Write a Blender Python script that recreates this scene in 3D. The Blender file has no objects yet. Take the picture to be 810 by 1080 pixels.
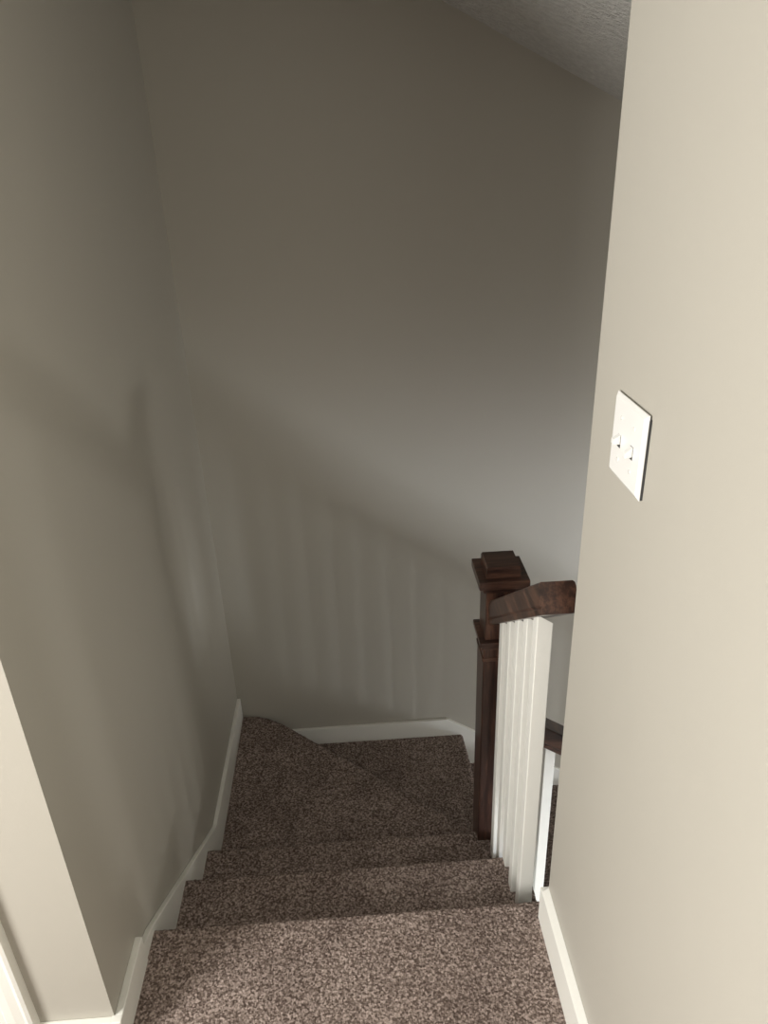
import bpy, bmesh, math, random
from mathutils import Vector, Matrix, noise
random.seed(7)
C = bpy.context.scene
COL = C.collection

# ------------------------------------------------------------------ camera
cam_d = bpy.data.cameras.new('camera'); cam = bpy.data.objects.new('camera', cam_d); COL.objects.link(cam)
R = Matrix(((0.99775, 0.05544, -0.03725), (-0.05758, 0.43357, -0.89930), (-0.03370, 0.89942, 0.43579)))
x_ax = Vector((R[0][0], R[1][0], R[2][0])).normalized()
z_ax = Vector((R[0][2], R[1][2], R[2][2])); z_ax = (z_ax - x_ax*z_ax.dot(x_ax)).normalized()
y_ax = z_ax.cross(x_ax)
M4 = Matrix(((x_ax.x, y_ax.x, z_ax.x, 0), (x_ax.y, y_ax.y, z_ax.y, 0), (x_ax.z, y_ax.z, z_ax.z, 1.57), (0, 0, 0, 1)))
cam.matrix_world = M4
cam_d.sensor_fit = 'VERTICAL'; cam_d.sensor_height = 24.0
cam_d.lens = 24.0 * 780.0 / 1080.0
cam_d.clip_start = 0.02
C.camera = cam

# ------------------------------------------------------------------ world, daylight, exposure
C.view_settings.view_transform = 'Standard'; C.view_settings.look = 'None'
C.view_settings.exposure = 0.0; C.view_settings.gamma = 1.0
C.view_settings.use_curve_mapping = False
w = bpy.data.worlds.new('sky'); C.world = w; w.use_nodes = True
w.node_tree.nodes['Background'].inputs['Color'].default_value = (0.75, 0.85, 1.0, 1)
w.node_tree.nodes['Background'].inputs['Strength'].default_value = 0.5

def area(name, loc, toward, sx, sy, power, col):
    l = bpy.data.lights.new(name, 'AREA'); l.shape = 'RECTANGLE'; l.size = sx; l.size_y = sy
    l.energy = power; l.color = col
    o = bpy.data.objects.new(name, l); COL.objects.link(o); o.location = loc
    o.rotation_euler = Vector(toward).to_track_quat('-Z', 'Y').to_euler()
    return o
HALL_Z = 2.35
area('hall_window_daylight', (-2.15, -0.55, 1.30), (1, 0, 0), 1.1, 1.1, 118, (1.0, 0.965, 0.91))
area('patio_door_daylight', (3.14, -0.42, -2.0), (-1, 0, 0), 0.56, 0.8, 205, (0.90, 0.94, 1.0))
area('side_window_daylight', (3.14, 1.11, -0.70), (-1, 0, 0), 0.5, 0.12, 20, (1.0, 0.97, 0.93))

# ------------------------------------------------------------------ materials
def mat(name, col, rough=0.6, spec=0.5):
    m = bpy.data.materials.new(name); m.use_nodes = True
    b = m.node_tree.nodes['Principled BSDF']
    b.inputs['Base Color'].default_value = (*col, 1); b.inputs['Roughness'].default_value = rough
    b.inputs['Specular IOR Level'].default_value = spec
    return m
def nd(m, t, **k):
    n = m.node_tree.nodes.new(t)
    for a, v in k.items(): setattr(n, a, v)
    return n
def lk(m, a, b): m.node_tree.links.new(a, b)
def coords(m, scale=(1, 1, 1)):
    tc = nd(m, 'ShaderNodeTexCoord'); mp = nd(m, 'ShaderNodeMapping'); mp.inputs['Scale'].default_value = scale
    lk(m, tc.outputs['Object'], mp.inputs['Vector']); return mp.outputs['Vector']
def noise_n(m, vec, scale, detail=2, rough=0.5):
    n = nd(m, 'ShaderNodeTexNoise'); n.inputs['Scale'].default_value = scale
    n.inputs['Detail'].default_value = detail; n.inputs['Roughness'].default_value = rough
    lk(m, vec, n.inputs['Vector']); return n
def bump(m, h, strength, dist, prev=None):
    b = nd(m, 'ShaderNodeBump'); b.inputs['Strength'].default_value = strength; b.inputs['Distance'].default_value = dist
    lk(m, h, b.inputs['Height'])
    if prev: lk(m, prev, b.inputs['Normal'])
    return b.outputs['Normal']
def ramp(m, fac, stops):
    r = nd(m, 'ShaderNodeValToRGB'); e = r.color_ramp.elements
    while len(e) < len(stops): e.new(0.5)
    for i, (p, c) in enumerate(stops): e[i].position = p; e[i].color = (*c, 1)
    lk(m, fac, r.inputs['Fac']); return r.outputs['Color']
def P(m): return m.node_tree.nodes['Principled BSDF']

def wall_paint(name, col):
    m = mat(name, col, 0.42, 0.4); v = coords(m)
    n = noise_n(m, v, 220, 3); n2 = noise_n(m, v, 5, 2)
    nb = bump(m, n.outputs['Fac'], 0.10, 0.0015)
    nb = bump(m, n2.outputs['Fac'], 0.25, 0.006, nb)
    lk(m, nb, P(m).inputs['Normal'])
    return m
PAINT = wall_paint('greige_wall_paint', (0.465, 0.445, 0.392))
TRIM = mat('white_semi_gloss_trim', (0.86, 0.86, 0.81), 0.35)
v = coords(TRIM); lk(TRIM, bump(TRIM, noise_n(TRIM, v, 60, 2).outputs['Fac'], 0.12, 0.002), P(TRIM).inputs['Normal'])
PLASTIC = mat('white_plastic', (0.86, 0.86, 0.84), 0.25)
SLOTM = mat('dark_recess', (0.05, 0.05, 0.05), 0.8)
METAL = mat('painted_screw', (0.75, 0.75, 0.73), 0.35)

CEILM = mat('textured_ceiling', (0.62, 0.61, 0.58), 0.95, 0.2); v = coords(CEILM)
n = noise_n(CEILM, v, 55, 5, 0.65)
lk(CEILM, bump(CEILM, n.outputs['Fac'], 0.9, 0.02), P(CEILM).inputs['Normal'])
lk(CEILM, ramp(CEILM, n.outputs['Fac'], [(0.3, (0.60, 0.595, 0.57)), (0.7, (0.76, 0.755, 0.73))]), P(CEILM).inputs['Base Color'])

CARPET = mat('brown_frieze_carpet', (0.3, 0.23, 0.19), 1.0, 0.1); v = coords(CARPET)
n = noise_n(CARPET, v, 175, 3, 0.7)
vo = nd(CARPET, 'ShaderNodeTexVoronoi'); vo.inputs['Scale'].default_value = 210; lk(CARPET, v, vo.inputs['Vector'])
vc = nd(CARPET, 'ShaderNodeTexVoronoi'); vc.inputs['Scale'].default_value = 235; lk(CARPET, v, vc.inputs['Vector'])
sep = nd(CARPET, 'ShaderNodeSeparateColor'); lk(CARPET, vc.outputs['Color'], sep.inputs[0])
ma = nd(CARPET, 'ShaderNodeMath', operation='MULTIPLY_ADD'); lk(CARPET, sep.outputs[0], ma.inputs[0]); ma.inputs[1].default_value = 0.30
mb = nd(CARPET, 'ShaderNodeMath', operation='MULTIPLY'); lk(CARPET, n.outputs['Fac'], mb.inputs[0]); mb.inputs[1].default_value = 0.70
lk(CARPET, mb.outputs[0], ma.inputs[2])
base = ramp(CARPET, ma.outputs[0], [(0.34, (0.105, 0.076, 0.064)), (0.45, (0.19, 0.146, 0.126)), (0.54, (0.30, 0.24, 0.212)), (0.66, (0.50, 0.41, 0.37))])
big = noise_n(CARPET, v, 7, 2)
bigr = ramp(CARPET, big.outputs['Fac'], [(0.38, (0.82, 0.81, 0.81)), (0.60, (1, 1, 1))])
mx = nd(CARPET, 'ShaderNodeMix', data_type='RGBA', blend_type='MULTIPLY'); mx.inputs['Factor'].default_value = 1
lk(CARPET, base, mx.inputs['A']); lk(CARPET, bigr, mx.inputs['B'])
lk(CARPET, mx.outputs['Result'], P(CARPET).inputs['Base Color'])
nb = bump(CARPET, vo.outputs['Distance'], 0.4, 0.003); nb = bump(CARPET, n.outputs['Fac'], 0.35, 0.003, nb)
lk(CARPET, nb, P(CARPET).inputs['Normal'])

def wood(name, axis):
    m = mat(name, (0.05, 0.02, 0.012), 0.3, 0.5)
    sc = [26, 26, 26]; sc[axis] = 2.2
    v = coords(m, tuple(sc)); n = noise_n(m, v, 2.2, 6, 0.62); n2 = noise_n(m, v, 9, 3, 0.6)
    mxx = nd(m, 'ShaderNodeMath', operation='MULTIPLY_ADD'); lk(m, n2.outputs['Fac'], mxx.inputs[0]); mxx.inputs[1].default_value = 0.35
    lk(m, n.outputs['Fac'], mxx.inputs[2])
    lk(m, ramp(m, mxx.outputs[0], [(0.45, (0.014, 0.008, 0.007)), (0.66, (0.045, 0.022, 0.016)), (0.86, (0.115, 0.056, 0.036))]), P(m).inputs['Base Color'])
    lk(m, bump(m, n.outputs['Fac'], 0.12, 0.001), P(m).inputs['Normal'])
    return m
WOOD_X = wood('dark_stained_oak_along_x', 0); WOOD_Y = wood('dark_stained_oak_along_y', 1); WOOD_Z = wood('dark_stained_oak_upright', 2)

# ------------------------------------------------------------------ helpers
def bx(bm, x0, x1, y0, y1, z0, z1, bev=0.0, seg=2):
    r = bmesh.ops.create_cube(bm, size=1.0)
    vs = r['verts']
    for q in vs: q.co = Vector((x0 + (q.co.x+.5)*(x1-x0), y0 + (q.co.y+.5)*(y1-y0), z0 + (q.co.z+.5)*(z1-z0)))
    if bev > 0:
        es = list({e for q in vs for e in q.link_edges})
        bmesh.ops.bevel(bm, geom=es, offset=bev, segments=seg, profile=0.5, affect='EDGES')
def prism(bm, pts, off, bev=0.0):
    """polygon (3-D points) extruded along off, as a closed solid"""
    a = [bm.verts.new(p) for p in pts]; b = [bm.verts.new(Vector(p)+Vector(off)) for p in pts]
    fs = [bm.faces.new(a), bm.faces.new(b[::-1])]
    n_ = len(pts)
    for i in range(n_): fs.append(bm.faces.new((a[i], b[i], b[(i+1) % n_], a[(i+1) % n_])))
    bmesh.ops.recalc_face_normals(bm, faces=fs)
    if bev > 0:
        es = list({e for f in fs for e in f.edges})
        bmesh.ops.bevel(bm, geom=es, offset=bev, segments=2, profile=0.5, affect='EDGES')
def obj(name, bm, m, parent=None, smooth=False):
    bmesh.ops.recalc_face_normals(bm, faces=bm.faces)
    me = bpy.data.meshes.new(name); bm.to_mesh(me); bm.free()
    if smooth:
        for p in me.polygons: p.use_smooth = True
    me.materials.append(m)
    o = bpy.data.objects.new(name, me); COL.objects.link(o)
    if parent:
        o.parent = parent; o.matrix_parent_inverse = Matrix.Translation(-root_loc(parent))
    return o
def root_loc(p):
    t = Vector(p.location)
    if p.parent: t = Vector((0, 0, 0)) if p.type == 'MESH' else t
    return t if p.type == 'EMPTY' else Vector((0, 0, 0))
def thing(name, label, cat, loc):
    o = bpy.data.objects.new(name, None); COL.objects.link(o); o.location = loc; o.empty_display_size = 0.1
    o['label'] = label; o['category'] = cat
    return o
def struct(name, bm, m, label, smooth=False):
    o = obj(name, bm, m, None, smooth); o['kind'] = 'structure'; o['label'] = label; o['category'] = name.split('_')[0]
    return o
B = bmesh.new

# key dimensions (metres)
XL = -0.525; XR = 0.375; XR2 = 0.49; YP = 0.90; YE = 1.08; YB = 2.41
RISE = 0.165; LOW = -2.31
def ceil_z(x): return min(HALL_Z, 1.942 - 0.489*(x-0.307))
XK = 0.307 - (HALL_Z-1.942)/0.489

# ------------------------------------------------------------------ structure
# stairwell left wall
b = B(); bx(b, -0.64, XL, YP, YB+0.1, LOW, HALL_Z+.05); struct('wall_left', b, PAINT, 'greige painted wall running down the left side of the stairs')
# wall with the doorway, facing the hall
b = B()
bx(b, -0.735, -0.64, YP, YP+.115, 0, HALL_Z+.05)
bx(b, -1.50, -0.735, YP, YP+.115, 2.04, HALL_Z+.05)
bx(b, -2.3, -1.50, YP, YP+.115, 0, HALL_Z+.05)
struct('wall_landing', b, PAINT, 'bright greige wall strip between door casing and stairs')
# far wall of the stairwell with its sloping top
b = B(); prism(b, [(-2.3, YB, LOW), (3.3, YB, LOW), (3.3, YB, ceil_z(3.3)+.02), (XK, YB, HALL_Z+.02), (-2.3, YB, HALL_Z+.02)], (0, .12, 0))
struct('wall_far', b, PAINT, 'tall shaded greige wall at the turn of the stairs')
# right wall
b = B(); prism(b, [(XR, YE, -0.30), (XR, YE, ceil_z(XR)+.02), (XR2, YE, ceil_z(XR2)+.02), (XR2, YE, -0.30)], (0, -5.9, 0))
struct('wall_right', b, PAINT, 'bright greige wall on the right with the light switch')
b = B(); bx(b, XR+.004, XR2-.004, -2.2, YE-.004, LOW, -0.30)
struct('wall_below_right', b, PAINT, 'greige wall under the landing beside lower stairs')
# outer walls of the hall (behind the camera), with a window hole in the left one
def wall_with_hole(u0, u1, z0, z1, hu0, hu1, hz0, hz1, mk):
    mk(u0, hu0, z0, z1); mk(hu1, u1, z0, z1); mk(hu0, hu1, z0, hz0); mk(hu0, hu1, hz1, z1)
b = B(); wall_with_hole(-4.8, YP, 0, HALL_Z+.05, -1.15, .05, .70, 1.90, lambda a, c, d, e: bx(b, -2.3, -2.2, a, c, d, e))
struct('wall_hall_left', b, PAINT, 'greige hall wall with a window')
b = B(); bx(b, -2.3, XR, -4.9, -4.8, 0, HALL_Z+.05); struct('wall_hall_back', b, PAINT, 'greige wall at the back of the hall')
b = B(); bx(b, -2.3, -2.2, YP, YB, 0, HALL_Z+.05); struct('wall_bedroom', b, PAINT, 'greige wall of the room beyond the doorway')
# lower room to the right, under the upper floor slab
b = B(); bx(b, XR2, 3.3, -2.3, -2.2, LOW, -.15); struct('wall_lower_back', b, PAINT, 'greige wall of the lower room')
b = B()
def side(a, c, d, e): bx(b, 3.2, 3.3, a, c, d, e)
wall_with_hole(-2.2, .3, LOW, ceil_z(3.2)+.1, -.92, .12, LOW+.02, -1.68, side)
wall_with_hole(.3, YB, LOW, ceil_z(3.2)+.1, 1.03, 1.21, -.98, -.44, side)
struct('wall_lower_side', b, PAINT, 'greige side wall of the lower room with glazed openings')
b = B(); bx(b, XR2, 3.2, -2.2, YE, -.50, 0); struct('ceiling_lower', b, CEILM, 'white ceiling over the lower room')
b = B(); prism(b, [(XR2, YE, 0), (3.2, YE, 0), (3.2, YE, ceil_z(3.2)+.02), (XR2, YE, ceil_z(XR2)+.02)], (0, -.11, 0)); struct('wall_upper_right', b, PAINT, 'greige wall closing the right side of the stairwell')
# ceilings
b = B(); bx(b, -2.3, XK, -4.9, YB+.1, HALL_Z, HALL_Z+.1); struct('ceiling', b, CEILM, 'flat textured white ceiling over the hall')
b = B(); prism(b, [(XK, YB+.1, HALL_Z), (3.35, YB+.1, ceil_z(3.35)), (3.35, YB+.1, ceil_z(3.35)+.1), (XK, YB+.1, HALL_Z+.1)], (0, -7.4, 0))
struct('ceiling_slope', b, CEILM, 'sloping textured white ceiling over the stairwell')

# ------------------------------------------------------------------ carpeted surfaces
def fuzz(p, n, amp=0.0016):
    q = p*150
    d = noise.noise(q) * 0.9 + noise.noise(p*340 + Vector((7, 3, 1))) * 0.6
    return p + n*(amp*d) + Vector((noise.noise(q+Vector((31, 0, 0))), noise.noise(q+Vector((0, 57, 0))), 0))*0.0012
def lerp(a, b_, t): return a + (b_-a)*t
def resample(pts, n_):
    pts = [Vector(p) for p in pts]; L = [0]
    for a, c in zip(pts, pts[1:]): L.append(L[-1]+(c-a).length)
    out = []
    for i in range(n_):
        s = L[-1]*i/(n_-1); k = 0
        while k < len(L)-2 and s > L[k+1]: k += 1
        out.append(lerp(pts[k], pts[k+1], (s-L[k])/max(1e-9, L[k+1]-L[k])))
    return out
def step_mesh(rear, nose, z, rise=RISE, step=0.0042, rad=0.013, back=0.026, drop=0.0):
    """carpet over a tread from its rear line to its nosing line, around the nosing and down the riser.
    rear, nose: xy polylines running the same way"""
    n_ = int(max(sum((Vector(q)-Vector(p)).length for p, q in zip(l, l[1:])) for l in (rear, nose))/step)+2
    A = resample(rear, n_); N = resample(nose, n_)
    bm = B(); rows = []
    for i in range(n_):
        a, c = A[i], N[i]
        t = (N[min(i+1, n_-1)] - N[max(i-1, 0)]); t = t.normalized()
        out = Vector((t.y, -t.x)); 
        if out.dot(c - lerp(A[n_//2], A[n_//2], 0)) < 0 and (c-a).length > 1e-6: out = -out
        prof = []
        inner = c - out*rad
        m_ = max(2, int(max((Vector(A[k])-Vector(N[k])).length for k in (0, n_//2, n_-1))/step))
        for j in range(m_): 
            p = lerp(a, inner, j/m_); prof.append((Vector((p.x, p.y, z)), Vector((0, 0, 1))))
        for j in range(9):
            g = math.pi*j/8
            q = inner + out*(rad*math.sin(g)); prof.append((Vector((q.x, q.y, z - rad + rad*math.cos(g))), Vector((out.x*math.sin(g), out.y*math.sin(g), math.cos(g)))))
        rr = c - out*back
        prof.append((Vector((rr.x, rr.y, z-2*rad)), Vector((out.x, out.y, -.3))))
        kk = int((rise-2*rad)/(step*1.6))
        for j in range(1, kk+1): prof.append((Vector((rr.x, rr.y, z-2*rad-(rise-2*rad)*j/kk)), Vector((out.x, out.y, 0))))
        rows.append([bm.verts.new(fuzz(p, nn)) for p, nn in prof])
    for i in range(n_-1):
        for j in range(len(rows[0])-1):
            bm.faces.new((rows[i][j], rows[i+1][j], rows[i+1][j+1], rows[i][j+1]))
    return bm
def solidify(o, th=0.008):
    m_ = o.modifiers.new('thickness', 'SOLIDIFY'); m_.thickness = th; m_.offset = -1

# landing
b = step_mesh([(XL+.01, .60), (XR+.02, .60)], [(XL+.01, 1.135), (XR+.02, 1.135)], 0.0, step=0.0034)
bx(b, -2.2, XR+.02, -4.8, .60, -.15, -.001)
bx(b, -2.2, -.53, .60, YP, -.15, -.001)
bx(b, -2.2, -.64, YP, YB, -.15, -.001)
struct('floor', b, CARPET, 'brown flecked carpet on the upstairs landing')
b = B(); bx(b, -.6, 3.2, -2.2, YB, LOW-.1, LOW); struct('floor_lower', b, CARPET, 'brown carpet on the lower floor')

st = thing('staircase', 'brown carpeted winding staircase dropping below the landing', 'stairs', (0, 1.1, LOW))
XA, XO = XL+.01, 0.405
lines = []
def step(rear, nose, k):
    o = obj('step', step_mesh(rear, nose, -RISE*k), CARPET, st, True); return o
step([(XA, 1.10), (XO, 1.10)], [(XA, 1.392), (XO, 1.392)], 1)
step([(XA, 1.36), (XO, 1.36)], [(XA, 1.622), (XO, 1.622)], 2)
noseC = [(-.515, 2.412), (-.455, 2.408), (-.41, 2.392), (-.345, 2.352), (0.335, 1.765), (.40, 1.705)]
step([(XA, 1.59), (XO, 1.59)], noseC, 3)
YO = 1.60
step([(-.50, 2.40), (-.43, 2.38), (-.35, 2.33), (.33, 1.745), (.38, 1.66)], [(.398, 2.40), (.405, 2.25), (.405, 1.60)], 4)
for k in range(5, 14):
    x0 = .405 + .252*(k-5)
    step([(x0-.03, 2.40), (x0-.03, YO)], [(x0+.252, 2.40), (x0+.252, YO)], k)
# white stringers closing the open sides
b = B()
prism(b, [(XO, 1.10, -.02), (XO, 1.10, -.55), (XO, 1.68, -.82), (XO, 1.68, -.50), (XO, 1.59, -.50), (XO, 1.59, -.335), (XO, 1.36, -.335), (XO, 1.36, -.17), (XO, 1.105, -.17)], (-.008, 0, 0))
obj('stringer', b, TRIM, st)
b = B(); pts = [(.425, YO-.018, -.82)]
for k in range(5, 14):
    x0 = .405+.252*(k-5); pts += [(max(x0, .425), YO-.018, -RISE*k), (x0+.24, YO-.018, -RISE*k)]
pts += [(x0+.24, YO-.018, LOW), (x0-.15, YO-.018, LOW), (.425, YO-.018, -1.10)]
prism(b, pts, (0, .018, 0)); obj('stringer', b, TRIM, st)

# ------------------------------------------------------------------ baseboards and skirts
XF = XL+.014
b = B(); prism(b, [(XL, YP, 0), (XL, YP, .078), (XL, 1.062, .078), (XL, 1.062, -.05), (XL, 1.0, -.05)], (.016, 0, 0), 0.002)
prism(b, [(XL-.005, YP-.014, 0), (XL+.016, YP-.014, 0), (XL+.016, YP-.014, .078), (XL-.005, YP-.014, .078)], (0, .016, 0), 0.002)
struct('baseboard_left', b, TRIM, 'short white baseboard at the head of the stairs')
b = B(); prism(b, [(XL, 1.062, .045), (XL, 1.12, .022), (XL, 1.755, -.382), (XL, 2.40, -.395), (XL, 2.40, -.60), (XL, 1.70, -.60), (XL, 1.062, -.20)], (.014, 0, 0), 0.002)
struct('trim_1', b, TRIM, 'white skirt board following the stairs along the left wall')
b = B(); prism(b, [(-.67, YP-.014, 0), (XL-.003, YP-.014, 0), (XL-.003, YP-.014, .078), (-.67, YP-.014, .078)], (0, .014, 0), 0.002)
struct('baseboard_landing', b, TRIM, 'white baseboard between door casing and wall corner')
b = B(); prism(b, [(-.50, YB-.014, -.80), (-.50, YB-.014, -.582), (.333, YB-.014, -.574), (2.75, YB-.014, -2.16), (2.75, YB-.014, LOW), (2.4, YB-.014, LOW), (.35, YB-.014, -.95)], (0, .0139, 0), 0.002)
struct('trim_2', b, TRIM, 'white skirt board along the far wall beside the lower stairs')
b = B(); prism(b, [(XR-.015, -2.2, 0), (XR-.015, -2.2, .100), (XR, -2.2, .112), (XR, -2.2, 0)], (0, 2.2+YE-.0, 0), 0.0015)
prism(b, [(XR-.015, YE, 0), (XR2, YE, 0), (XR2, YE, .1), (XR-.015, YE, .1)], (0, .012, 0), 0.002)
struct('baseboard_right', b, TRIM, 'white baseboard along the right wall')

# door casing (profile swept up) and doorway lining
dc = None
b = B()
prof = [(-.735, 0), (-.735, -.011), (-.722, -.011), (-.716, -.016), (-.700, -.017), (-.684, -.015), (-.676, -.019), (-.669, -.017), (-.667, 0)]
prism(b, [(x, YP+y, 0) for x, y in prof], (0, 0, 2.10))
profL = [(-1.50-(x+.735), y) for x, y in prof]
prism(b, [(x, YP+y, 0) for x, y in profL], (0, 0, 2.10))
prism(b, [(-1.568, YP+y, 2.04+(x+.735)) for x, y in prof], (.901, 0, 0))
bx(b, -.745, -.735, YP-.004, YP+.12, 0, 2.04); bx(b, -1.50, -1.49, YP-.004, YP+.12, 0, 2.04)
struct('trim_3', b, TRIM, 'white door casing at the far left of the landing')

# windows in the holes (frames and panes)
GLASS = mat('window_glass', (0.9, 0.95, 1.0), 0.02); P(GLASS).inputs['Transmission Weight'].default_value = 1.0
def window(n_, axis, c, u0, u1, z0, z1):
    def q(u_0, u_1, d0, d1, za, zb):
        if axis == 'x': bx(b, c+d0, c+d1, u_0, u_1, za, zb)
        else: bx(b, u_0, u_1, c+d0, c+d1, za, zb)
    b = B(); f = .05
    q(u0, u0+f, 0, .1, z0, z1); q(u1-f, u1, 0, .1, z0, z1); q(u0, u1, 0, .1, z0, z0+f); q(u0, u1, 0, .1, z1-f, z1)
    q(u0, u1, .03, .07, (z0+z1)/2-.02, (z0+z1)/2+.02)
    o = struct('window_%d' % n_, b, TRIM, 'white framed sash window')
    b = B(); q(u0+f, u1-f, .045, .05, z0+f, z1-f); g_ = obj('pane', b, GLASS, o)
window(1, 'x', -2.3, -1.15, .05, .70, 1.90); window(2, 'x', 3.2, -.92, .12, LOW+.02, -1.68); window(3, 'x', 3.2, 1.03, 1.21, -.98, -.44)

# ------------------------------------------------------------------ upper railing
SL = 0.73; ang = math.atan(SL)
ry, rz = 1.111, 0.806                      # lower front corner of the rail end
dirv = Vector((0, math.cos(ang), -math.sin(ang))); nrm = Vector((0, math.sin(ang), math.cos(ang)))
rail = thing('stair_railing', 'dark wood stair rail with newel post and five white balusters above upper steps', 'railing', (.36, 1.63, -.33))
def rail_bm(origin, dv, nv, side, length, wd=.070, ht=.060, plumb=None):
    """moulded rail: profile in (side, normal), swept along dv"""
    w2 = wd/2
    pr = [(-w2*.92, 0), (-w2*.94, .010), (-w2*.90, .013), (-w2, .018), (-w2, ht-.010), (-w2*.95, ht-.003), (-w2*.85, ht),
          (w2*.85, ht), (w2*.95, ht-.003), (w2, ht-.010), (w2, .018), (w2*.90, .013), (w2*.94, .010), (w2*.92, 0)]
    pts = [origin + side*a + nv*h for a, h in pr]
    bm = B(); prism(bm, pts, dv*length)
    return bm
L_r = (1.60-ry)/math.cos(ang)
obj('handrail', rail_bm(Vector((.3595, ry, rz)), dirv, nrm, Vector((1, 0, 0)), L_r), WOOD_Y, rail)
def under(y): return rz - (y-ry)*SL
for k in range(5):
    y0 = 1.204+.0757*k; y1 = y0+.032; x0, x1 = .345, .378
    zb = -RISE-.004 if k < 3 else -2*RISE-.004
    b = B()
    vb = [b.verts.new(p) for p in ((x0, y0, zb), (x1, y0, zb), (x1, y1, zb), (x0, y1, zb))]
    vt = [b.verts.new(p) for p in ((x0, y0, under(y0)+.004), (x1, y0, under(y0)-.018), (x1, y1, under(y1)-.018), (x0, y1, under(y1)+.004))]
    b.faces.new(vb[::-1]); b.faces.new(vt)
    for i in range(4): b.faces.new((vb[i], vb[(i+1) % 4], vt[(i+1) % 4], vt[i]))
    bmesh.ops.bevel(b, geom=[e for e in b.edges if abs(e.verts[0].co.z-e.verts[1].co.z) > .3], offset=.002, segments=2, profile=.5, affect='EDGES')
    obj('baluster', b, TRIM, rail)
# newel post
nx, ny = .3605, 1.628
b = B(); h_ = .0425
bx(b, nx-h_, nx+h_, ny-h_, ny+h_, -.52, .58, .003)
# recessed-panel look: raised lower shaft sleeve
g_ = .046
bx(b, nx-g_, nx+g_, ny-g_, ny+g_, -.50, .385, .003)
nw = obj('newel_post', b, WOOD_Z, rail)
b = B()
bx(b, nx-.0575, nx+.0575, ny-.0575, ny+.0575, .398, .412, .002)
bx(b, nx-.051, nx+.051, ny-.051, ny+.051, .384, .398, .003)
bx(b, nx-.049, nx+.049, ny-.049, ny+.049, .345, .357, .003)
obj('collar', b, WOOD_X, nw)
b = B()
bx(b, nx-.052, nx+.052, ny-.052, ny+.052, .560, .577, .004)
bx(b, nx-.064, nx+.064, ny-.064, ny+.064, .577, .600, .002)
a0, a1 = .0435, .0405
pts0 = [(-1, -1), (1, -1), (1, 1), (-1, 1)]
vb = [b.verts.new((nx+i*a0, ny+j*a0, .600)) for i, j in pts0]; vt = [b.verts.new((nx+i*a0*.98, ny+j*a0*.98, .624)) for i, j in pts0]; vq = [b.verts.new((nx+i*a1, ny+j*a1, .630)) for i, j in pts0]
for lo, hi in ((vb, vt), (vt, vq)):
    for i in range(4): b.faces.new((lo[i], lo[(i+1) % 4], hi[(i+1) % 4], hi[i]))
b.faces.new(vq)
obj('post_cap', b, WOOD_X, nw)

# ------------------------------------------------------------------ lower railing
low = thing('stair_railing', 'dark wood rail with white balusters beside lower steps, glimpsed past the wall edge', 'railing', (.9, ny, -.9))
SL2 = .65; a2 = math.atan(SL2); d2 = Vector((math.cos(a2), 0, -math.sin(a2))); n2 = Vector((math.sin(a2), 0, math.cos(a2)))
o2 = Vector((nx+.047, ny, 0.072)); L2 = (2.37-o2.x)/math.cos(a2)
obj('handrail', rail_bm(o2, d2, n2, Vector((0, 1, 0)), L2, .060, .062), WOOD_X, low)
def under2(x): return o2.z - (x-o2.x)*SL2
x = .512
while x < 2.32:
    k = 5+int((x+.02-.405)//.252); zb = -RISE*k-.004
    b = B(); prism(b, [(x, ny-.016, zb), (x, ny-.016, under2(x)+.004), (x+.030, ny-.016, under2(x+.03)+.004), (x+.030, ny-.016, zb)], (0, .032, 0), .0015)
    obj('baluster', b, TRIM, low); x += .0757
b = B(); bx(b, 2.35, 2.435, ny-h_, ny+h_, LOW, -1.08, .003); lnw = obj('newel_post', b, WOOD_Z, low)
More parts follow.
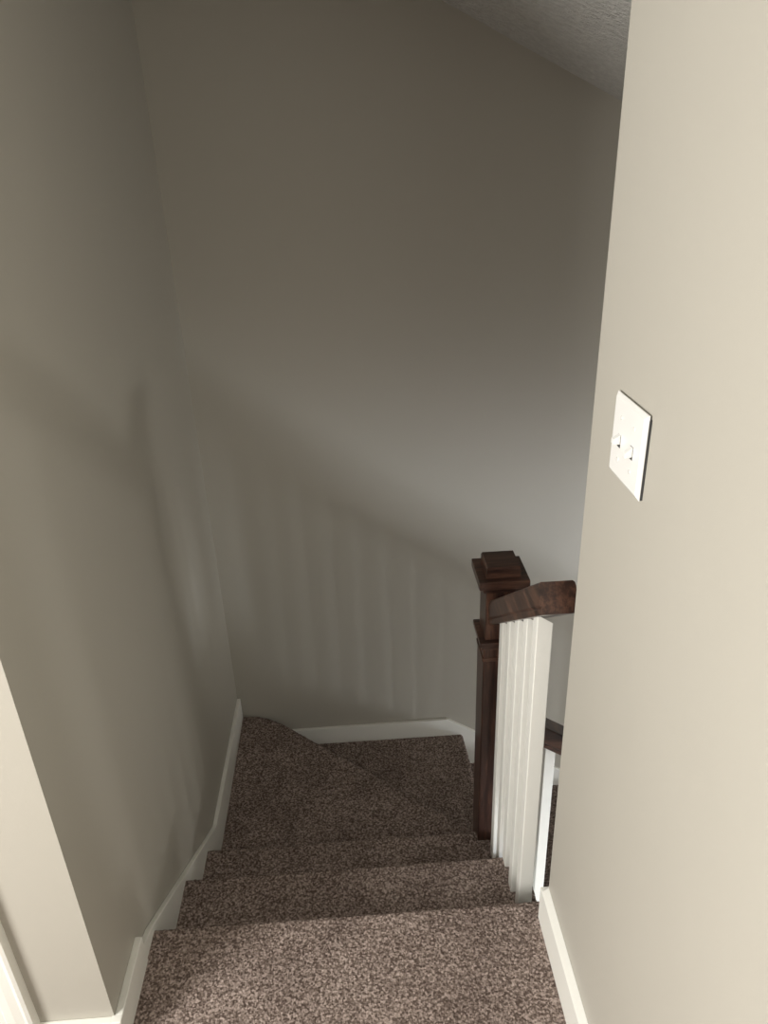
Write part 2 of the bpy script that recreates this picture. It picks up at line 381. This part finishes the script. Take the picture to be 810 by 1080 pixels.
b = B(); bx(b, 2.33, 2.455, ny-.0625, ny+.0625, -1.08, -1.058, .002); bx(b, 2.35, 2.435, ny-.0425, ny+.0425, -1.058, -1.03, .004); obj('post_cap', b, WOOD_X, lnw)

# ------------------------------------------------------------------ light switch
sw = thing('light_switch', 'white two-gang light switch on the right wall', 'light switch', (XR, .915, 1.206))
yc, zc = .9165, 1.2065; hw, hh = .0565, .0585
b = B(); bx(b, XR-.0035, XR, yc-hw-.0005, yc+hw-.004, zc-hh+.001, zc+hh-.006); obj('gap_shadow_filler', b, SLOTM, sw)  # added dark filler behind the cover, imitating the gap shadow at its near edge
b = B()
def ring(x_, dy, dz): return [b.verts.new((x_, yc+i*(hw-dy), zc+j*(hh-dz))) for i, j in pts0]
r0 = ring(XR-.0030, 0, 0); r1 = ring(XR-.0045, 0, 0); r2 = ring(XR-.0085, .006, .006)
for lo, hi in ((r0, r1), (r1, r2)):
    for i in range(4): b.faces.new((lo[i], lo[(i+1) % 4], hi[(i+1) % 4], hi[i]))
b.faces.new(r2); b.faces.new(r0[::-1])
pl = obj('cover_plate', b, PLASTIC, sw); pl['label'] = 'square white cover plate'
xf = XR-.0085
for s, up in ((1, True), (-1, False)):
    yy = yc+s*.0232
    b = B(); bx(b, xf-.0004, xf+.003, yy-.0052, yy+.0052, zc-.012, zc+.006); obj('slot', b, SLOTM, sw)
    tilt = -.003 if up else -.006
    b = B(); prism(b, [(xf+.002, yy-.0045, zc-.0075), (xf+.002, yy-.0045, zc+.0075), (xf-.010, yy-.0045, zc+.0035+tilt), (xf-.010, yy-.0045, zc-.0035+tilt)], (0, .009, 0), .0008)
    obj('toggle', b, PLASTIC, sw)
    for q in (1, -1):
        b = B(); bmesh.ops.create_cone(b, cap_ends=True, segments=16, radius1=.0032, radius2=.0026, depth=.0016)
        bmesh.ops.rotate(b, verts=b.verts, matrix=Matrix.Rotation(-math.pi/2, 3, 'Y')); bmesh.ops.translate(b, verts=b.verts, vec=(xf-.0006, yy, zc+q*.030))
        obj('screw', b, METAL, sw)
